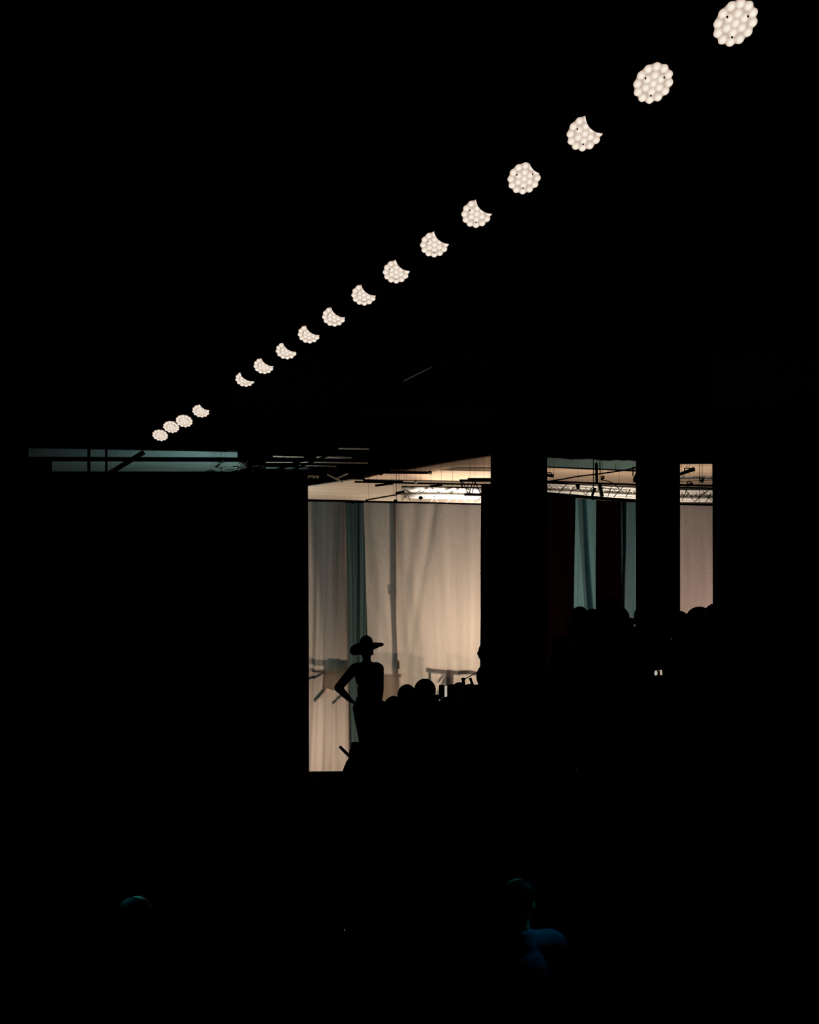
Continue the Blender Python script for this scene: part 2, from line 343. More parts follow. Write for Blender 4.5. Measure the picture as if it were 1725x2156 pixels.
# the white truss over the drape, brightly lit
truss('lighting_truss', P(845, 1036, 20), P(1060, 1040, 20),   .24, .14, .045, 7, ALU, 'bright white lighting truss above the bright opening', lace_r=.012)
bm = bmesh.new(); beam(bm, P(833, 1039, 19.9), P(852, 1036, 19.9), .03, .06); hang(props(link('truss_bracket', bm, STEEL), 'black bracket at the left end of the white truss', 'bracket'), [P(840, 1038, 19.9)])
t = empty('zigzag_rods', P(930, 1050, 19.7)); props(t, 'row of loose white zigzag rods below the white truss', 'rods')
for (x0, y0, x1, y1) in ((846, 1054, 856, 1042), (858, 1042, 864, 1054), (850, 1044, 858, 1048), (883, 1055, 901, 1041), (883, 1050, 888, 1055), (912, 1042, 922, 1057), (908, 1056, 916, 1044), (925, 1044, 934, 1050), (941, 1058, 962, 1042), (960, 1057, 968, 1046),
                         (970, 1042, 982, 1059), (985, 1045, 998, 1054), (998, 1059, 1016, 1046)):
    bm = bmesh.new(); beam(bm, P(x0, y0, 19.7)-t.location, P(x1, y1, 19.7)-t.location, .022, .018); link('rod', bm, ALU, t)
hang(t, [P(852, 1047, 19.7), P(1000, 1057, 19.7)])
bm = bmesh.new(); ball(bm, P(886, 1048, 19.6), (.045, .04, .035)); hang(props(link('round_clamp', bm, STEEL, smooth=True), 'small round black clamp hanging under the white truss', 'clamp'), [P(886, 1048, 19.6)])
# dark truss at the right edge of the opening
t = empty('dark_truss', P(1000, 1026, 16)); props(t, 'black truss end poking in from the broad pillar', 'truss')
for (x0, y0, x1, y1, wp, nm) in ((968, 1012, 1046, 1011, 4.5, 'chord'), (985, 1008, 1046, 1008, 3, 'chord'), (978, 1041, 1046, 1042, 4.5, 'chord'), (971, 1010, 974, 1028, 3, 'lacing'), (975, 1014, 985, 1038, 1.6, 'lacing'),
                             (988, 1040, 996, 1014, 1.8, 'lacing'), (994, 1038, 1001, 1014, 1.8, 'lacing'), (1000, 1014, 1012, 1038, 1.8, 'lacing'), (988, 1016, 984, 1026, 1.6, 'lacing')):
    bm = bmesh.new(); beam(bm, P(x0, y0, 16)-t.location, P(x1, y1, 16)-t.location, wp*16/F, wp*16/F); link(nm, bm, STEEL, t)
hang(t, [P(990, 1012, 16), P(1030, 1012, 16)])

# trusses seen between and right of the pillars: pale chords behind, dark bracing in front
truss('lighting_truss', P(1120, 1026, 19.6), P(1375, 1040, 19.6), .30, .14, .03, 22, ALU, 'pale lighting truss between the two black pillars', lace_r=.01)
truss('lighting_truss', P(1420, 1043, 19.6), P(1530, 1044, 19.6), .30, .16, .036, 8, ALU, 'pale lighting truss right of the narrower pillar', lace_r=.012)
dark_beam((1425, 1006, 20), (1520, 1006, 20), 6.5, 'single pale pipe above the pale truss on the far right', 'pipe', ALU, 'pipe')
def braces(name, Y, lst, label):
    t = empty(name, P(lst[0][0], lst[0][1], Y)); props(t, label, 'truss')
    for (x0, y0, x1, y1, wp, nm) in lst:
        bm = bmesh.new(); beam(bm, P(x0, y0, Y)-t.location, P(x1, y1, Y)-t.location, wp*Y/F, wp*Y/F); link(nm, bm, STEEL, t)
    x0, y0, x1, y1 = lst[0][:4]; A, B = P(x0, y0, Y), P(x1, y1, Y)
    return hang(t, [A.lerp(B, .12), A.lerp(B, .88)])
braces('dark_truss', 18.0, [(1140, 1013, 1360, 1021.5, 3.6, 'chord'), (1140, 1017, 1360, 1026, 1.3, 'chord')]+[(x, 1038+(x-1176)*.07, x+19, 1019+(x-1176)*.05, 1.6, 'lacing') for x in (1176, 1233, 1293)]+
       [(x, 1040+(x-1200)*.06, x+9, 1024+(x-1200)*.05, 1.6, 'lacing') for x in (1200, 1318)]+[(1150, 1020, 1160, 1034, 1, 'lacing'), (1215, 1022, 1232, 1040, 1, 'lacing'), (1280, 1046, 1288, 1024, 1.2, 'lacing'), (1340, 1046, 1347, 1028, 1.2, 'lacing'), (1262, 1026, 1300, 1030, 1.4, 'lacing')],
       'black braced truss in front of the pale one between the pillars')
braces('dark_truss', 18.0, [(1425, 1021, 1510, 1023, 4, 'chord'), (1425, 1026.5, 1510, 1028, 3, 'chord'), (1425, 1014, 1510, 1010, 1.2, 'lacing'), (1436, 1054, 1447, 1030, 1.4, 'lacing'), (1463, 1056, 1492, 1032, 1.6, 'lacing'), (1443, 1030, 1462, 1056, 1.0, 'lacing'), (1500, 1055, 1480, 1034, 1, 'lacing'), (1486, 1058, 1498, 1040, 1.4, 'lacing')],
       'black braced truss in front of the pale one right of the narrower pillar')
dark_beam((1256, 975, 17.6), (1257, 1017, 17.6), 5, 'thick black upright hanger between the two pillars', 'hanger')
dark_beam((1263.5, 975, 17.6), (1264.5, 1000, 17.6), 1.6, 'thin black upright rod beside the thick hanger', 'hanger')
dark_beam((1100, 981, 18.4), (1375, 993, 18.4), 2.6, 'thin black conduit under the grey green ceiling strip', 'conduit')
dark_beam((1297, 978, 18.4), (1297, 992, 18.4), 1, 'hair thin wire above the conduit', 'wire')
dark_beam((1262, 1020, 18.3), (1268, 1046, 18.3), 7, 'pale upright board standing in the truss between the pillars', 'board', PLANK, 'board')
def wire(name, pts, Y, wpx, label, m=None, cat='cable'):
    cu = bpy.data.curves.new(name, 'CURVE'); cu.dimensions = '3D'; cu.bevel_depth = wpx*Y/F/2; cu.bevel_resolution = 2
    s = cu.splines.new('NURBS'); s.points.add(len(pts)-1)
    for k, (x, y) in enumerate(pts): s.points[k].co = (*P(x, y, Y), 1)
    s.use_endpoint_u = True; s.order_u = 3
    cu.materials.append(m or STEEL); o = bpy.data.objects.new(name, cu); COL.objects.link(o)
    bpy.context.view_layer.update(); me = bpy.data.meshes.new_from_object(o.evaluated_get(bpy.context.evaluated_depsgraph_get()))
    bpy.data.objects.remove(o); o = bpy.data.objects.new(name, me); COL.objects.link(o)
    return hang(props(o, label, cat), [P(*pts[-1], Y)], r=.003)
wire('sagging_cable', [(1150, 1014), (1180, 1010), (1215, 1003), (1260, 998), (1310, 991), (1345, 984), (1360, 978)], 17.4, 3, 'black cable climbing diagonally towards the narrower pillar')
wire('sagging_cable', [(1265, 1010), (1280, 1012), (1296, 1020), (1304, 1030)], 17.3, 2, 'short loose black cable beside the thick hanger')
# stage lamp heads in silhouette
def par(x, y, Y, L_, r, ang, label):
    t = empty('stage_lamp', P(x, y, Y)); props(t, label, 'stage lamp')
    R = Matrix.Rotation(math.radians(ang), 3, 'Y')
    bm = bmesh.new(); lathe(bm, [(r*.55, -L_/2), (r*.8, -L_*.35), (r*.85, L_*.2), (r, L_*.3), (r, L_/2)], 20)
    o = link('can', bm, HOUSE, t, smooth=False); o.rotation_euler = R.to_euler()
    bm = bmesh.new(); beam(bm, (r*1.15, 0, 0), (r*1.15, 0, r*1.6), .01, .03); beam(bm, (-r*1.15, 0, 0), (-r*1.15, 0, r*1.6), .01, .03); beam(bm, (-r*1.2, 0, r*1.6), (r*1.2, 0, r*1.6), .03, .01); link('yoke', bm, STEEL, t); hang(t, [t.location+Vector((0, 0, r*1.6))])
    return t
par(1157, 1001, 14, .12, .025, 95, 'black stage lamp nose showing beside the broad pillar')
par(1346, 1002, 13.4, .20, .075, 25, 'large black stage lamp head at the left side of the narrower pillar')
par(1447, 993, 13.4, .22, .030, 70, 'black stage lamp high at the right side of the narrower pillar')
par(1217, 1026, 17.8, .08, .032, 0, 'small black lamp hanging in the truss between the pillars')
par(1250, 1036, 17.8, .16, .030, 20, 'dark lamp hanging under the truss beside the pale board')
par(1269, 1007, 17.8, .06, .025, 60, 'small black lamp just right of the thick hanger')
par(1478, 1012.5, 17.8, .05, .035, 90, 'small dark box lamp under the single pale pipe')
par(1452, 1021, 17.7, .12, .035, 80, 'black lamp on the truss right of the narrower pillar')
# tangled rods left
t = empty('tangled_rods', P(480, 985, 18.9)); props(t, 'tangle of dark rods and fittings at the right end of the dim roof strip', 'rods')
rr = random.Random(3)
for k in range(26):
    x, y = rr.uniform(428, 550), rr.uniform(974, 994); a = rr.uniform(-.9, 1.4); l = rr.uniform(7, 18)
    bm = bmesh.new(); beam(bm, P(x, y, 18.9+.02*k)-t.location, P(x+l*math.cos(a), y-l*math.sin(a)*.7, 18.9+.02*k)-t.location, .014, .014)
    link('rod', bm, STEEL if k % 3 else mat('dull_metal', (.4, .46, .44), .6), t)
hang(t, [P(450, 984, 19), P(530, 984, 19)])
for k, (x, y) in enumerate(((445, 990), (455, 984), (466, 992), (500, 988), (530, 991), (548, 986))):
    dark_beam((x, y, 18.6), (x+9, y-7 if k % 2 else y+3, 18.6), 2, ['pale rod stub at the left of the tangle', 'second pale rod stub in the tangle, tilted up', 'low pale rod stub in the tangle', 'pale rod stub in the middle of the tangle', 'pale rod stub right of the middle of the tangle', 'pale rod stub at the right of the tangle'][k], 'rod_stub', mat('dull_metal', (.1, .12, .11)), 'rod')
for k, (a, b) in enumerate((((565, 996), (640, 968)), ((600, 996), (700, 955)), ((800, 1000), (915, 938)))):
    dark_beam((a[0], a[1], 18.2+.1*k), (b[0], b[1], 18.2+.1*k), 5-k*.8, ['left of the black diagonal roof struts', 'middle black diagonal roof strut rising over the battens', 'long black diagonal strut rising towards the right above the brown panel'][k], 'roof_strut')
# thin lit pipe high in the dark
bm = bmesh.new(); tube(bm, P(850, 802.5, 15.5), P(909, 772.5, 15.9), .008, seg=10); hang(props(link('ceiling_pipe', bm, PIPE), 'thin grey pipe glinting high in the dark roof', 'pipe'), [P(851, 802, 15.5), P(908, 773, 15.9)])

# ------------------------------------------------------------------ curtain rails and translucent curtains
def rail(p, q, wpx, label):
    a, b = P(*p), P(*q); t = empty('curtain_rail', a); props(t, label, 'curtain rail')
    bm = bmesh.new(); beam(bm, (0, 0, 0), b-a, wpx*p[2]/F, wpx*p[2]/F); link('track', bm, BLACK, t)
    n = int((b-a).length/.4)
    for k in range(n+1):
        c = (b-a)*(k/max(1, n)); bm = bmesh.new(); ball(bm, c-Vector((0, 0, .03)), .018, 8); link('runner', bm, BLACK, t)
    return hang(t, [a, a.lerp(b, .5), b], r=.005)
rail((600, 1052.5, 17.05), (1060, 1063.5, 17.75), 5, 'black curtain rail across the large bright opening')
rail((1120, 1037, 16.2), (1370, 1057.5, 17.4), 6, 'black curtain rail between the two pillars')
rail((1415, 1062.5, 17.4), (1530, 1064.5, 17.5), 6, 'black curtain rail right of the narrower pillar')
ZB = lambda Y: HY+CZ*F/Y-1.5
curtain('curtain', (600, 1055, 17.1), (727, 1057, 17.15), (600, ZB(17.2)-6, 17.2), (742, ZB(17.2)-6, 17.2), DRAPE, 'pale grey curtain at the left of the large opening, brighter at the hem', .035, 2.4, 11,
        extra=lambda u, v: .05*math.exp(-((u-(.80+.02*v))/.05)**2)*v+.10*math.exp(-((u-(.52+.1*v))/.06)**2)*max(0, v-.6))
curtain('curtain', (720, 1056, 17.45), (775, 1058, 17.47), (728, ZB(17.45), 17.45), (790, ZB(17.45), 17.47), DRAPE2, 'dark grey curtain showing in the gap between two pale curtains', .05, 2, 12)
curtain('curtain', (766, 1058, 17.2), (1060, 1064, 17.5), (782, ZB(17.4), 17.4), (1060, ZB(17.4), 17.4), DRAPE, 'large cream curtain glowing brightly behind the crowd', .05, 3.2, 13,
        extra=lambda u, v: .05*math.exp(-((u-(.5-.35*v))/.03)**2)*max(0, 1-v*1.3)+.04*math.exp(-((u-(.36-.2*v))/.04)**2)*max(0, 1-v*1.6))
curtain('curtain', (1130, 1040, 16.3), (1212, 1047, 16.7), (1130, ZB(16.6), 16.6), (1203, ZB(16.6), 16.6), DRAPE4, 'nearly black wine curtain right of the broad pillar', .06, 3, 14)
curtain('curtain', (1207, 1048, 16.8), (1256, 1052, 16.95), (1198, ZB(17), 17.0), (1252, ZB(17), 17.0), DRAPE3, 'narrow grey green curtain with one bright diagonal fold', .03, 1.6, 15,
        extra=lambda u, v: -.16*math.exp(-((u-(.35+.85*v))/.11)**2))
curtain('curtain', (1250, 1053, 17.1), (1315, 1056, 17.2), (1250, ZB(17.2), 17.2), (1315, ZB(17.2), 17.2), DRAPE4, 'black curtain between the two narrow grey green ones', .05, 2, 16)
curtain('curtain', (1309, 1056, 17.05), (1375, 1060, 17.15), (1311, ZB(17.1), 17.1), (1375, ZB(17.1), 17.1), DRAPE3, 'narrow grey green curtain touching the narrower pillar', .05, 1.6, 17,
        extra=lambda u, v: -.12*math.exp(-((u-(.27-.35*v))/.07)**2)*max(0, 1-v*2))
curtain('curtain', (1418, 1063, 17.3), (1530, 1066, 17.35), (1418, ZB(17.4), 17.4), (1530, ZB(17.4), 17.4), DRAPE, 'pale pinkish curtain at the far right', .035, 2, 18)
# strip in place of the left curtain's hem, its shade put into the colour
bm = bmesh.new(); beam(bm, P(610, 1629.5, 17.0), P(742, 1629, 17.0), .07, .08); props(link('hem_board', bm, mat('grey_green_board', (.12, .16, .15), .8)), 'low grey board along the foot of the left curtain', 'board')

# equipment standing just behind the curtains, showing as soft shadows
def shadow_thing(name, lst, label, cat):
    t = empty(name, P(lst[0][0], lst[0][1], lst[0][2])); props(t, label, cat)
    for (x0, y0, Ya, x1, y1, Yb, wp, nm) in lst:
        bm = bmesh.new(); beam(bm, P(x0, y0, Ya)-t.location, P(x1, y1, Yb)-t.location, .03, wp*Ya/F); link(nm, bm, OBJM, t)
    return t
t = empty('light_stand', P(838, 1600, 17.75)); props(t, 'tall stand behind the cream curtain, seen as a dark upright stripe', 'stand')
bm = bmesh.new(); tube(bm, P(833, 1052, 17.33)-t.location, P(839, 1250, 17.40)-t.location, .035); link('pole', bm, OBJM, t)
bm = bmesh.new(); tube(bm, P(839, 1250, 17.40)-t.location, P(848, 1628, 17.50)-t.location, .035); link('pole', bm, OBJM, t)
for (x, y, r) in ((839, 1251, .05), (842, 1397, .05)):
    bm = bmesh.new(); tube(bm, P(x, y-8, 17.42)-t.location, P(x, y+8, 17.42)-t.location, r); link('collar', bm, OBJM, t)
t = empty('equipment_table', P(750, 1590, 17.7)); props(t, 'table behind the curtains, a soft shadow around the person in the hat', 'table')
bm = bmesh.new(); bx(bm, P(668, 1411, 17.32)-t.location, (1.2, .05, .05)); link('table_edge', bm, OBJM, t)
bm = bmesh.new(); bx(bm, P(818, 1412, 17.56)-t.location, (.80, .05, .04)); link('table_edge', bm, OBJM, t)
bm = bmesh.new(); bx(bm, P(818, 1456, 17.58)-t.location, (.78, .006, .72)); link('side_panel', bm, SHEER, t)
for (a, b, wp) in (((648, 1442), (690, 1421), 2), ((664, 1480), (690, 1450), 7), ((700, 1485), (726, 1462), 4), ((648, 1422), (690, 1422), 3)):
    bm = bmesh.new(); beam(bm, P(a[0], a[1], 17.27)-t.location, P(b[0], b[1], 17.27)-t.location, wp*.0088, .03); link('brace', bm, OBJM, t)
bm = bmesh.new(); prism(bm, [P(x, y, 17.28)-t.location for x, y in ((683, 1412), (738, 1410), (736, 1445), (700, 1462), (680, 1455))], (0, .03, 0)); link('bundle', bm, SHEER, t)
shadow_thing('backstage_rack', [(906, 1404, 17.55, 1012, 1412, 17.55, 7, 'top_bar'), (913, 1404, 17.55, 909, 1618, 17.55, 4, 'post'), (928, 1450, 17.55, 946, 1412, 17.55, 5, 'brace'), (951, 1412, 17.55, 950, 1452, 17.55, 15, 'bundle'), (930, 1425, 17.55, 940, 1412, 17.55, 4, 'brace')],
             'rack behind the cream curtain, a faint shadow beside the raised phone', 'rack')

# ------------------------------------------------------------------ moving head lamps
RL = .18
def build_fixture(lit, nvec):
    t = empty('stage_light', (0, 0, 0))
    z = Vector(nvec).normalized(); x = Vector((1, 0, 0)); x = (x-z*x.dot(z)).normalized(); y = z.cross(x)
    R = Matrix((x, y, z)).transposed(); E = R.to_euler()
    def put(o, loc=Vector((0, 0, 0))): o.rotation_euler = E; o.location = R @ Vector(loc)
    bm = bmesh.new(); lathe(bm, [(.10, -.30), (.15, -.28), (.185, -.20), (.20, -.08), (.205, -.012), (.198, -.004)], 40); put(link('housing', bm, HOUSE, t))
    bm = bmesh.new(); n = 72
    vs = [bm.verts.new(((RL*.95+RL*.022*math.cos(12*2*PI*k/n))*math.cos(2*PI*k/n), (RL*.95+RL*.022*math.cos(12*2*PI*k/n))*math.sin(2*PI*k/n), -.003)) for k in range(n)]
    f = bm.faces.new(vs); r = bmesh.ops.extrude_face_region(bm, geom=[f]); bmesh.ops.translate(bm, vec=(0, 0, .008), verts=[v for v in r['geom'] if isinstance(v, bmesh.types.BMVert)])
    put(link('face_plate', bm, PLATEM if lit else LENSOFF, t))
    spots = [(0, 0)]+[(.40*RL, 30+60*k) for k in range(6)]+[(.795*RL, 30*k) for k in range(12)]
    proto = None
    for r_, a in spots:
        if proto is None:
            bm = bmesh.new(); g = bmesh.ops.create_uvsphere(bm, u_segments=16, v_segments=10, radius=1)['verts']; bmesh.ops.scale(bm, vec=(.039, .039, .016), verts=g)
            o = proto = link('lens', bm, LENSM if lit else LENSOFF, t, smooth=True)
        else: o = proto.copy(); COL.objects.link(o); o.parent = t
        put(o, (r_*math.cos(math.radians(a)), r_*math.sin(math.radians(a)), .008))
    for a in (148, 33, 268):
        bm = bmesh.new(); tube(bm, (0, 0, 0), (0, 0, .03), .0075, seg=10); put(link('screw', bm, BLACK, t), (.56*RL*math.cos(math.radians(a)), .56*RL*math.sin(math.radians(a)), 0))
    for sg in (-1, 1):
        bm = bmesh.new(); beam(bm, (sg*.172, .14, .06), (sg*.16, .10, .40), .02, .06); link('yoke_arm', bm, STEEL, t)
    bm = bmesh.new(); bx(bm, (0, .1, .44), (.28, .22, .10)); link('base', bm, HOUSE, t)
    return t
def copy_tree(o, parent=None):
    c = o.copy(); COL.objects.link(c)
    if parent: c.parent = parent; c.matrix_parent_inverse = o.matrix_parent_inverse
    for ch in list(o.children): copy_tree(ch, c)
    return c
NV = (.06, -.56, -.83)
# px centre and how far out (in lens radii) the unlit neighbour bites; None = no bite
LAMPS = [(1548.5, 47.5, None), (1375.5, 174.5, None), (1231.5, 280, .60), (1103.7, 375, .90), (1004, 449, .44), (915, 514, .46), (834.5, 571.5, .43), (766.6, 620, .30), (703.4, 666, .26),
         (650.8, 703, .20), (603.2, 738, .15), (555.4, 770, .24), (516, 798, .0), (423, 865, .62), (388, 886, None), (360.7, 898.6, None), (337.4, 916, None)]
ORD = ['nearest and largest lit round stage light, at the top right corner', 'second lit round stage light down from the top right corner, full disc', 'third lit round stage light from the top right, bitten at its upper right',
       'fourth lit round stage light from the top right, a nearly full disc', 'fifth lit round stage light from the top right, a bitten disc', 'sixth lit round stage light from the top right, a bitten disc',
       'seventh lit round stage light from the top right, a bitten disc', 'eighth lit round stage light from the top right, a broad crescent', 'ninth lit round stage light, the crescent right of the row middle',
       'tenth lit round stage light from the top right, a crescent', 'eleventh lit round stage light from the top right, a crescent', 'twelfth lit round stage light, warmer crescent third before the gap in the row',
       'thinnest crescent stage light, just before the gap in the row', 'lit round stage light just after the gap in the row', 'full oval stage light, first of the three that touch at the far end',
       'middle one of the three touching stage lights at the far end', 'farthest lit round stage light, lower left end of the row']
ORD[11] = 'twelfth lit round stage light, the dimmer crescent just before the thinnest one'
lit0 = build_fixture(True, NV); dark0 = build_fixture(False, NV)
ul = ud = False; rowp = []
for k, (x, y, b) in enumerate(LAMPS):
    Y = 7.8*1826/(x+278); o = lit0 if not ul else copy_tree(lit0); ul = True
    o.location = P(x, y, Y); props(o, ORD[k], 'stage light', 'lit stage lights in the long hanging row'); rowp.append(o.location.copy())
    if k >= 14: o.scale = (1.04, 1.04, 1.04)
    if b is not None:
        R_ = RL*F/Y; kk = (b+(1.10 if k < 7 else 1.0 if k < 12 else .93 if k == 12 else .72))*R_; d = dark0 if not ud else copy_tree(dark0); ud = True
        d.location = P(x+kk*.74, y-kk*.66, Y-.42)
        props(d, 'unlit black stage light in front of the '+['', '', 'third', 'fourth', 'fifth', 'sixth', 'seventh', 'eighth', 'ninth', 'tenth', 'eleventh', 'twelfth', 'thirteenth', 'fourteenth'][k]+' lit one counted from the top right', 'stage light', 'unlit stage lights in the long hanging row')
a = rowp[0]; b = rowp[-1]; dr = (b-a).normalized(); zo = Vector((0, .1, 1.4))
truss('ceiling_truss', a-dr*1.5+zo, b+dr*1.5+zo, .3, .3, .02, 40, BLACK, 'long black truss that carries the row of stage lights', lace_r=.008)
for o in [o for o in COL.objects if o.name.startswith('stage_light') and o.type == 'EMPTY']:
    f = (o.location.y-a.y)/(b.y-a.y); c = a.lerp(b, f)+zo-o.location
    bm = bmesh.new(); tube(bm, (0, .1, .46), (c.x, .1, c.z-.175), .015); tube(bm, (c.x-.19, .1, c.z-.185), (c.x+.19, .1, c.z-.185), .012); link('drop_pole', bm, BLACK, o)
# ------------------------------------------------------------------ risers for the crowd
def riser(x0, x1, y0, y1, h, label):
    t = empty('riser', ((x0+x1)/2, (y0+y1)/2, 0)); props(t, label, 'riser')
    bm = bmesh.new(); bx(bm, (0, 0, h-.03), (x1-x0, y1-y0, .06)); link('deck', bm, BLACK, t)
    bm = bmesh.new(); bx(bm, (0, 0, (h-.06)/2), (x1-x0-.02, y1-y0-.02, h-.06)); link('skirt', bm, VELVET, t)
    return t
riser(-.42, .99, 7.0, 10.2, .50, 'low black riser under the group watching in the middle')
t = riser(1.0, 4.2, 7.0, 10.2, 1.12, 'high black riser under the group at the right')
bm = bmesh.new(); bx(bm, (0, 1.57, 1.50), (3.2, .04, .74)); link('back_guard', bm, BLACK, t)  # added unseen panel, blocks a sliver of curtain light between the legs
riser(-1.1, 1.3, 11.4, 12.7, .73, 'black riser under the person in the wide brimmed hat')

# ------------------------------------------------------------------ people
DG = bpy.context.evaluated_depsgraph_get
def fuse(name, bm, m, parent, vox=.011, sm=3):
    o = link(name, bm, m); o.data.remesh_voxel_size = vox
    r = o.modifiers.new('r', 'REMESH'); r.mode = 'VOXEL'; r.voxel_size = vox; r.use_smooth_shade = True
    s = o.modifiers.new('s', 'SMOOTH'); s.factor = .5; s.iterations = sm
    bpy.context.view_layer.update(); dg = DG(); me = bpy.data.meshes.new_from_object(o.evaluated_get(dg)); old = o.data
    o.modifiers.clear(); o.data = me; bpy.data.meshes.remove(old); me.name = name
    if not me.materials: me.materials.append(m)
    o.parent = parent; return o
def cap(bm, p, q, r1, r2, seg=14):
    tube(bm, p, q, r1, r2, seg=seg); ball(bm, p, r1, seg); ball(bm, q, r2, seg)
def hand(bm, w, d, palm_n, curl=.5, side=1, s=1.0):
    """palm and five separate fingers; w wrist, d direction of the fingers, palm_n palm normal"""
    w, d, n = Vector(w), Vector(d).normalized(), Vector(palm_n); n = (n-d*n.dot(d)).normalized(); x = d.cross(n)*side
    R = Matrix((x, d, n)).transposed(); ball(bm, w+d*.045*s, (.042*s, .052*s, .016*s), 14, R); cap(bm, w-d*.02, w+d*.03*s, .025*s, .026*s)
    for k, (off, L_) in enumerate(((-.030, .072), (-.010, .082), (.011, .076), (.030, .058))):
        p = w+d*.082*s+x*off*s; a = .25+curl*.5; dd = d
        for j, fr in enumerate((.45, .32, .25)):
            ax = x; dd = (Quaternion(ax, a*(1 if j else .7)*(1)) @ dd); q = p+dd*L_*fr*s
            if (q-p).dot(n) < 0 and curl > 0: pass
            cap(bm, p, q, (.0098-.001*j)*s, (.0092-.001*j)*s, 8); p = q
    p = w+d*.025*s-x*.028*s; t1 = p+(d*.6-x*.75+n*.15).normalized()*.04*s; t2 = t1+(d*.9-x*.15+n*.25).normalized()*.032*s
    cap(bm, p, t1, .013*s, .011*s, 8); cap(bm, t1, t2, .011*s, .009*s, 8)
def arm(bm, sh, el, wr, k=1.0, up=True, fore=True):
    if up: cap(bm, sh, el, .052*k, .040*k)
    if fore: cap(bm, el, wr, .041*k, .027*k)
PCACHE = {}
def person(loc, label, H=1.75, rz=0, **k):
    key = repr(sorted((a, str(b)) for a, b in k.items()))
    if key in PCACHE:
        t = copy_tree(PCACHE[key])
        for a in ('label', 'group'):
            if a in t: del t[a]
    else: t = PCACHE[key] = make_person(**k)
    s = H/1.75; t.location = loc; t.rotation_euler = (0, 0, rz); t.scale = (s, s, s)
    return props(t, label, 'person', k.get('group'))
def make_person(loc=(0, 0, 0), label=None, H=1.75, rz=0, arms='down', hair='short', vox=.012, skin=None, shirt=None, wide=1.0, head_turn=0, hat=False, group=None, legs=((-.10, 0), (.10, 0))):
    """figure of 1.75 m facing local +Y, scaled to H"""
    t = empty('person', loc)
    skin = skin or SKIN; shirt = shirt or SHIRTM
    A = {}
    for sd in (-1, 1):
        k = arms[0 if sd < 0 else 1] if isinstance(arms, tuple) else arms
        sh = Vector((sd*.185*wide, -.01, 1.43))
        if k == 'down': el, wr, hd, hn = Vector((sd*.205, -.03, 1.15)), Vector((sd*.19, .07, .90)), (0, .1, -1), (-sd, 0, 0)
        elif k == 'hip': el, wr, hd, hn = Vector((sd*.40, -.06, 1.20)), Vector((sd*.205, .02, 1.03)), (-sd*.75, .5, -.35), (0, -.3, 1)
        elif k == 'phone': el, wr, hd, hn = Vector((sd*.24, .20, 1.23)), Vector((sd*.12, .38, 1.45)), (-sd*.15, .1, 1), (0, -1, .1)
        elif k == 'fold': el, wr, hd, hn = Vector((sd*.25, .02, 1.16)), Vector((-sd*.02, .20, 1.18)), (-sd, .1, .1), (0, -1, 0)
        elif isinstance(k, dict): el, wr, hd, hn = Vector(k['el']), Vector(k['wr']), k['hd'], k['hn']
        A[sd] = (sh, el, wr, hd, hn)
    bm = bmesh.new()
    # torso, neck
    ball(bm, (0, 0, .98), (.160*wide, .115, .13)); ball(bm, (0, .005, 1.14), (.135*wide, .10, .15)); ball(bm, (0, 0, 1.32), (.165*wide, .115, .16)); cap(bm, (-.13*wide, -.01, 1.435), (.13*wide, -.01, 1.435), .055, .055)
    cap(bm, (0, -.015, 1.42), (0, .005, 1.56), .062, .054)
    # head with a face
    T = Matrix.Rotation(head_turn, 3, 'Z')
    def hp(x, y, z): return T @ Vector((x, y, 0))+Vector((0, .01, 1.635+z))
    ball(bm, hp(0, -.005, .025), (.076, .095, .098), 24, T); ball(bm, hp(0, .028, -.045), (.058, .062, .062), 20, T); ball(bm, hp(0, .062, -.082), (.026, .022, .020), 12, T)
    ball(bm, hp(0, .092, -.018), (.012, .020, .020), 12, T); cap(bm, hp(0, .088, .012), hp(0, .104, -.022), .008, .011, 8)
    ball(bm, hp(0, .082, -.052), (.024, .010, .008), 12, T); ball(bm, hp(0, .084, -.060), (.020, .010, .008), 12, T)
    for sd in (-1, 1):
        ball(bm, hp(sd*.079, -.005, -.01), (.010, .020, .032), 12, T); ball(bm, hp(sd*.03, .076, .010), (.014, .012, .009), 12, T); ball(bm, hp(sd*.03, .082, .028), (.020, .008, .006), 10, T)
        sh, el, wr, hd, hn = A[sd]; arm(bm, sh, el, wr); hand(bm, wr, hd, hn, .6, sd)
        lx, ly = legs[0 if sd < 0 else 1]
        cap(bm, (sd*.085, 0, .93), (lx*1.0, ly*.5+.01, .50), .088, .056); cap(bm, (lx, ly*.5+.01, .50), (lx, ly-.02, .10), .056, .036); cap(bm, (lx, ly-.04, .05), (lx*1.15, ly+.13, .035), .038, .030)
    fuse('body', bm, skin, t, vox)
    bm = bmesh.new()
    ball(bm, (0, 0, 1.0), (.172*wide, .128, .14)); ball(bm, (0, .005, 1.14), (.150*wide, .115, .16)); ball(bm, (0, 0, 1.32), (.182*wide, .130, .165)); cap(bm, (-.15*wide, -.01, 1.437), (.15*wide, -.01, 1.437), .066, .066)
    for sd in (-1, 1): sh, el, wr, hd, hn = A[sd]; cap(bm, sh, el, .066, .055); cap(bm, el, el.lerp(wr, .8), .055, .038)
    cap(bm, (-.155*wide, -.01, 1.452), (.160*wide, -.01, 1.456), .056, .056)
    tube(bm, (0, -.01, 1.44), (0, 0, 1.52), .085, .068, 14)
    fuse('shirt', bm, shirt, t, vox)
    bm = bmesh.new(); ball(bm, (0, 0, .95), (.168*wide, .125, .12))
    for sd in (-1, 1):
        lx, ly = legs[0 if sd < 0 else 1]
        cap(bm, (sd*.085, 0, .92), (lx, ly*.5+.01, .50), .098, .070); cap(bm, (lx, ly*.5+.01, .50), (lx, ly-.02, .13), .070, .058)
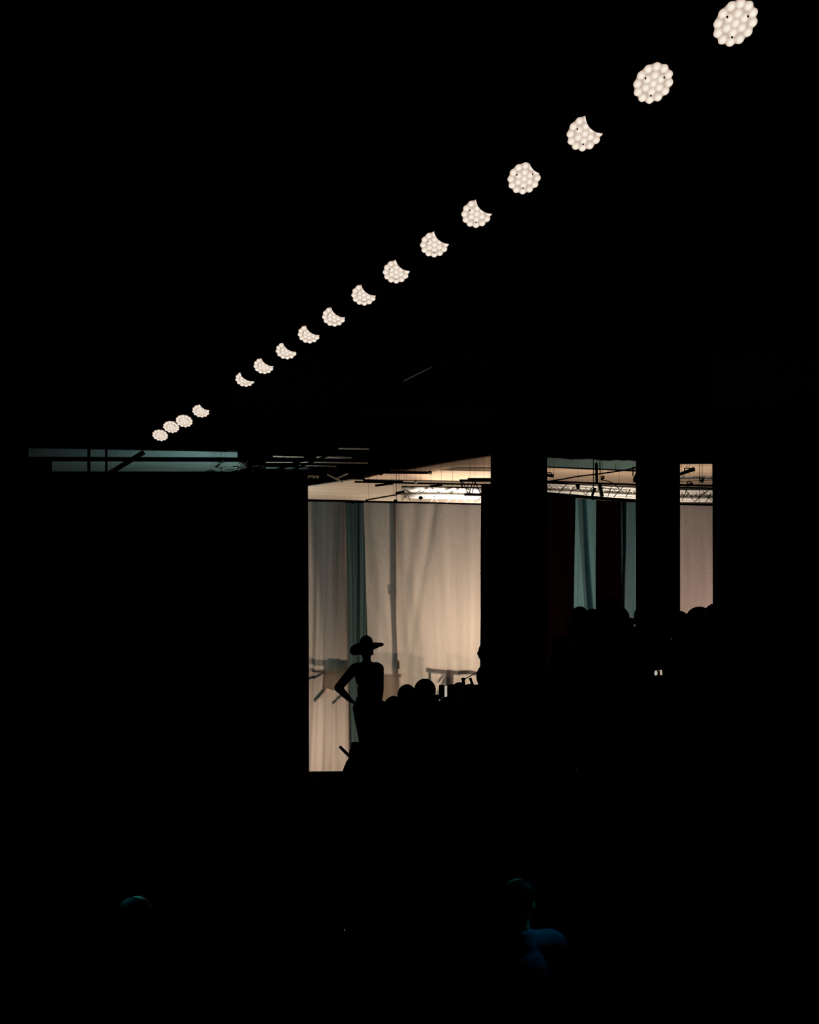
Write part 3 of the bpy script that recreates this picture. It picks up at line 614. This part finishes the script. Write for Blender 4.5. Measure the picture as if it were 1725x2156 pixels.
    fuse('trousers', bm, TROUS, t, vox)
    for sd in (-1, 1):
        lx, ly = legs[0 if sd < 0 else 1]
        bm = bmesh.new(); cap(bm, (lx, ly-.05, .055), (lx*1.15, ly+.14, .045), .050, .042); fuse('shoe', bm, BLACK, t, vox)
    bm = bmesh.new()
    if hair == 'short': ball(bm, hp(0, -.014, .036), (.082, .100, .095), 20, T)
    elif hair == 'full': ball(bm, hp(0, -.014, .032), (.100, .115, .108), 20, T); ball(bm, hp(0, -.06, -.03), (.088, .055, .075), 18, T)
    elif hair == 'long': ball(bm, hp(0, -.014, .034), (.088, .104, .098), 20, T); cap(bm, hp(0, -.055, 0), hp(0, -.085, -.22), .080, .060)
    elif hair == 'bun': ball(bm, hp(0, -.012, .034), (.082, .100, .094), 20, T); ball(bm, hp(0, -.075, .10), .040)
    elif hair == 'cap': ball(bm, hp(0, -.008, .045), (.088, .102, .088), 20, T); ball(bm, hp(.0, .11, .045), (.075, .065, .010), 16, T)
    elif hair == 'none': ball(bm, hp(0, -.03, .055), (.073, .075, .07), 20, T)
    elif hair == 'afro': ball(bm, hp(0, -.02, .045), (.125, .125, .115), 20, T)
    fuse('cap' if hair == 'cap' else 'hair', bm, HAIRM, t, .010)
    return t
def phone(c, x, y, label, m=None, w=.075, h=.15):
    """phone centred at c; x = width axis, y = height axis, screen faces x cross y"""
    x, y = Vector(x).normalized(), Vector(y).normalized(); z = x.cross(y).normalized(); y = z.cross(x)
    R = Matrix((x, y, z)).transposed(); t = empty('phone', c, R.to_euler()); props(t, label, 'phone')
    bm = bmesh.new(); bx(bm, (0, 0, 0), (w, h, .009)); bmesh.ops.bevel(bm, geom=bm.edges[:], offset=.0025, segments=2, affect='EDGES'); link('case', bm, BLACK, t)
    bm = bmesh.new(); bx(bm, (0, 0, .005), (w*.92, h*.94, .001)); link('screen', bm, m or LENSOFF, t)
    return t
def stand_at(px, py_top, Y, H_=1.75, zf=0):
    """feet position so the hair top shows at px, py_top; returns loc, H"""
    zt_ = P(px, py_top, Y).z; return Vector(((px-CX)*Y/F, Y, zf)), (zt_-zf)/1.765*1.75
def crowd(px, py, Y, zf, label, topf=1.765, **k):
    zt_ = P(px, py, Y).z; H = (zt_-zf)*1.75/topf
    return person(Vector(((px-CX)*Y/F, Y, zf)), label, H=H, **k)

# the person in the hat
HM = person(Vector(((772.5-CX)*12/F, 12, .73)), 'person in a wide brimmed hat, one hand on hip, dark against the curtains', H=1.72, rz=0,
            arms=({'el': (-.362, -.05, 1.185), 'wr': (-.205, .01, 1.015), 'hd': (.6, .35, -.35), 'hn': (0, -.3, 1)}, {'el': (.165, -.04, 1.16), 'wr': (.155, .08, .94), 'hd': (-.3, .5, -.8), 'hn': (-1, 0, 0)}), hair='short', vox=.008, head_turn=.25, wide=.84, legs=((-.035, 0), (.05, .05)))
# hat: crown and warped brim
bm = bmesh.new(); cz = 1.705; crown = []
prof = [(1.0, 0), (1.0, .03), (.97, .07), (.9, .105), (.74, .135), (.5, .152), (.25, .158)]
rings = []
for (k, z) in prof:
    rings.append([bm.verts.new((.085*k*math.cos(a)-.006, .10*k*math.sin(a), cz+z-.014*(k < .8)*abs(math.cos(a)))) for a in [2*PI*i/40 for i in range(40)]])
for p_, q_ in zip(rings, rings[1:]):
    for i in range(40): bm.faces.new((p_[i], p_[(i+1) % 40], q_[(i+1) % 40], q_[i]))
bm.faces.new(rings[-1]); 
hatc = link('hat_crown', bm, HATM, HM, smooth=True)
bm = bmesh.new(); N_, M_ = 64, 8; g = []
for j in range(M_+1):
    r = j/M_; row = []
    for i in range(N_):
        a = 2*PI*i/N_; ca, sa = math.cos(a), math.sin(a); rx = .078+(.148 if ca > 0 else .135)*r; ry = .09+.13*r
        x = rx*math.copysign(abs(ca)**.72, ca); yv = ry*sa
        # left side dips towards the viewer, right side stays flat and lifts a little
        q = (1-ca)/2; q = q*q*(3-2*q)                      # 0 right .. 1 left
        z = cz+.012+yv*(.08+.30*q)*min(1, .35+r)-(.055*q-.022*(1-q))*r
        row.append(bm.verts.new((x-.006, yv, z)))
    g.append(row)
for j in range(M_):
    for i in range(N_): bm.faces.new((g[j][i], g[j][(i+1) % N_], g[j+1][(i+1) % N_], g[j+1][i]))
hb = link('hat_brim', bm, HATM, HM, smooth=True); s_ = hb.modifiers.new('t', 'SOLIDIFY'); s_.thickness = .028; s_.offset = 0; sb = hb.modifiers.new('b', 'SUBSURF'); sb.levels = sb.render_levels = 1

# group in the middle, heads and phones against the cream curtain
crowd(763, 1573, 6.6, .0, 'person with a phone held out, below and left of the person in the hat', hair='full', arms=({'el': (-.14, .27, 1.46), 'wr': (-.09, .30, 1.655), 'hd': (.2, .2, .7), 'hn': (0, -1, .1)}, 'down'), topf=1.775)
phone(P(725.5, 1582, 6.82), (.7, 0, -.7), (.12, 1, .1), 'phone held out at a slant below the elbow of the person in the hat', w=.10, h=.046)
for (x, y, Y, lb, hr) in ((829, 1465, 8.6, 'person low beside the back of the person in the hat', 'full'), (857, 1440, 7.7, 'person with flat topped hair left of the biggest round head in the middle', 'short'),
                          (895, 1428.5, 8.15, 'person with thick round hair, the biggest head in the middle of the crowd', 'full'), (874, 1449, 9.5, 'person seen in the gap between the two round heads in the middle', 'short'),
                          (803, 1474, 9.05, 'person seen low right behind the hat wearer', 'short'), (951, 1440, 8.6, 'person with a round head just right of the upright phone', 'short'),
                          (968, 1436, 9.05, 'person below the grip of the thin rod', 'full'), (990, 1439, 7.7, 'person behind the tilted phone near the right edge of the bright opening', 'short'), (1004, 1441, 8.15, 'person at the right edge of the bright opening, below the profile', 'full'),
                          (842, 1468, 9.95, 'person farthest back between the hat wearer and the round heads', 'long'), (920, 1462, 9.95, 'person farthest back behind the upright phone', 'long')):
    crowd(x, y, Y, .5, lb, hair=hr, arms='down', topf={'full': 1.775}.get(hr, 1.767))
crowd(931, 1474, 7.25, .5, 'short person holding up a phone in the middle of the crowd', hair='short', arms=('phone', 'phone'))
crowd(822, 1492, 7.3, .5, 'person standing low in front, right of the hat wearer', hair='long', arms='down')
phone(P(930.5, 1455, 7.65), (1, .45, 0), (0, 0, 1), 'upright black phone right of the biggest round head', w=.05, h=.10)
phone(P(937.3, 1455.5, 7.70), (.45, .9, 0), (0, 0, 1), 'pale lit phone turned edge on beside the upright black one', SCREEN, w=.062, h=.092)
phone(P(926, 1474.5, 7.66), (1, 0, 0), (0, 0, 1), 'tiny grey lit smartphone corner under the upright phone', SCREENG, w=.013, h=.012)
t = empty('selfie_stick', P(974, 1432, 8.2)); props(t, 'thin black rod held up from the crowd towards the right edge of the bright opening', 'rod')
bm = bmesh.new(); tube(bm, (0, 0, 0), P(1014, 1411, 8.3)-t.location, .0045, seg=8); link('shaft', bm, BLACK, t)
bm = bmesh.new(); ball(bm, P(976, 1430, 8.2)-t.location, (.02, .016, .014)); tube(bm, P(975, 1430, 8.2)-t.location, P(977, 1440, 8.2)-t.location, .014); link('grip', bm, BLACK, t)
phone(P(993, 1435.5, 8.25), (.92, .3, .35), (-.35, 0, .93), 'small black phone tilted up beside the thin rod', w=.025, h=.075)
crowd(1024, 1352, 12.1, .73, 'person with head in profile against the right edge of the bright opening', hair='short', arms='down', rz=1.5, topf=1.765)
# group at the right
RG = [(1221, 1276, 8.15, 'person with a round head at the left of the right hand group', 'short'), (1248, 1281, 9.05, 'person partly hidden beside the round head at the left of the right hand group', 'short'), (1279, 1251, 7.7, 'tallest person of the right hand group', 'short'),
      (1303, 1277, 8.6, 'person with sloping hair right of the tallest head in the right group', 'full'), (1356, 1273.5, 9.5, 'person in front of the narrower pillar', 'full'), (1432, 1286, 8.15, 'person just right of the narrower pillar', 'short'),
      (1472, 1277, 8.6, 'person with wide hair below the pinkish curtain', 'afro'), (1507, 1270, 7.7, 'person at the right end of the right hand group', 'full'),
      (1216, 1308, 7.25, 'person low in front at the left of the right hand group', 'long'), (1340, 1300, 8.1, 'person low in front, left of the narrower pillar', 'long'),
      (1456, 1297, 9.3, 'person seen in the gap right of the narrower pillar', 'short'), (1489, 1300, 9.9, 'person farthest back below the pinkish curtain', 'long'), (1214, 1300, 9.8, 'person farthest back at the left of the right hand group', 'long'), (1325, 1300, 9.9, 'person farthest back left of the narrower pillar', 'long')]
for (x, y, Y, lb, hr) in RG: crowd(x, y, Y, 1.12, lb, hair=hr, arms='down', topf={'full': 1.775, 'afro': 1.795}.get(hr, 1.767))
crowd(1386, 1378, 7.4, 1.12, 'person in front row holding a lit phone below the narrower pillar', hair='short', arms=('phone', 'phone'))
# small lit phones in the crowd
t = empty('phone', P(1386, 1417, 6.9)); props(t, 'tiny lit phone glowing in the dark crowd below the narrower pillar', 'phone')
bm = bmesh.new(); bx(bm, (0, .006, 0), (.075, .006, .045)); link('case', bm, BLACK, t)
bm = bmesh.new(); ball(bm, P(1381.5, 1417, 6.9)-t.location, (.0115, .002, .019), 14); link('screen_glow', bm, SCREEN, t)
bm = bmesh.new(); bx(bm, P(1392.3, 1416, 6.9)-t.location, (.0155, .002, .037), Matrix.Rotation(-.08, 3, 'Y')); link('screen', bm, SCREENW, t)
bm = bmesh.new(); beam(bm, P(1384.5, 1411.8, 6.9)-t.location, P(1390, 1411, 6.9)-t.location, .005, .002); link('edge', bm, emit('blue_grey_glow', (.10, .16, .18), .7), t)
for (x, y, r, lb) in ((1337, 1317, .005, 'tiny grey glint in the crowd below the right hand group'), (1413.5, 1345, .003, 'faintest tiny glint right below the narrower pillar'), (726, 1958, .002, 'single faint dot of light low in the foreground')):
    Y = 6.9 if y < 1900 else 3.4
    bm = bmesh.new(); ball(bm, P(x, y, Y), (r, r*.5, r*1.5), 10); props(link('indicator_lamp', bm, emit('dim_dot', (.16, .17, .15), .6)), lb, 'indicator light')  # glowing dots stand in for glints off held objects
# nearer people in the dark, touched by faint blue light
crowd(1092, 1848, 4.0, 0, 'nearer person in the dark foreground with faint blue light on head and sleeve', hair='none', arms=('down', 'fold'), skin=BLUE_SK, shirt=BLUE_CL, rz=.3)
crowd(285, 1885, 4.0, 0, 'nearer person at the lower left with one faint blue glint', hair='none', arms='down', skin=BLUE_SK, rz=-.4)
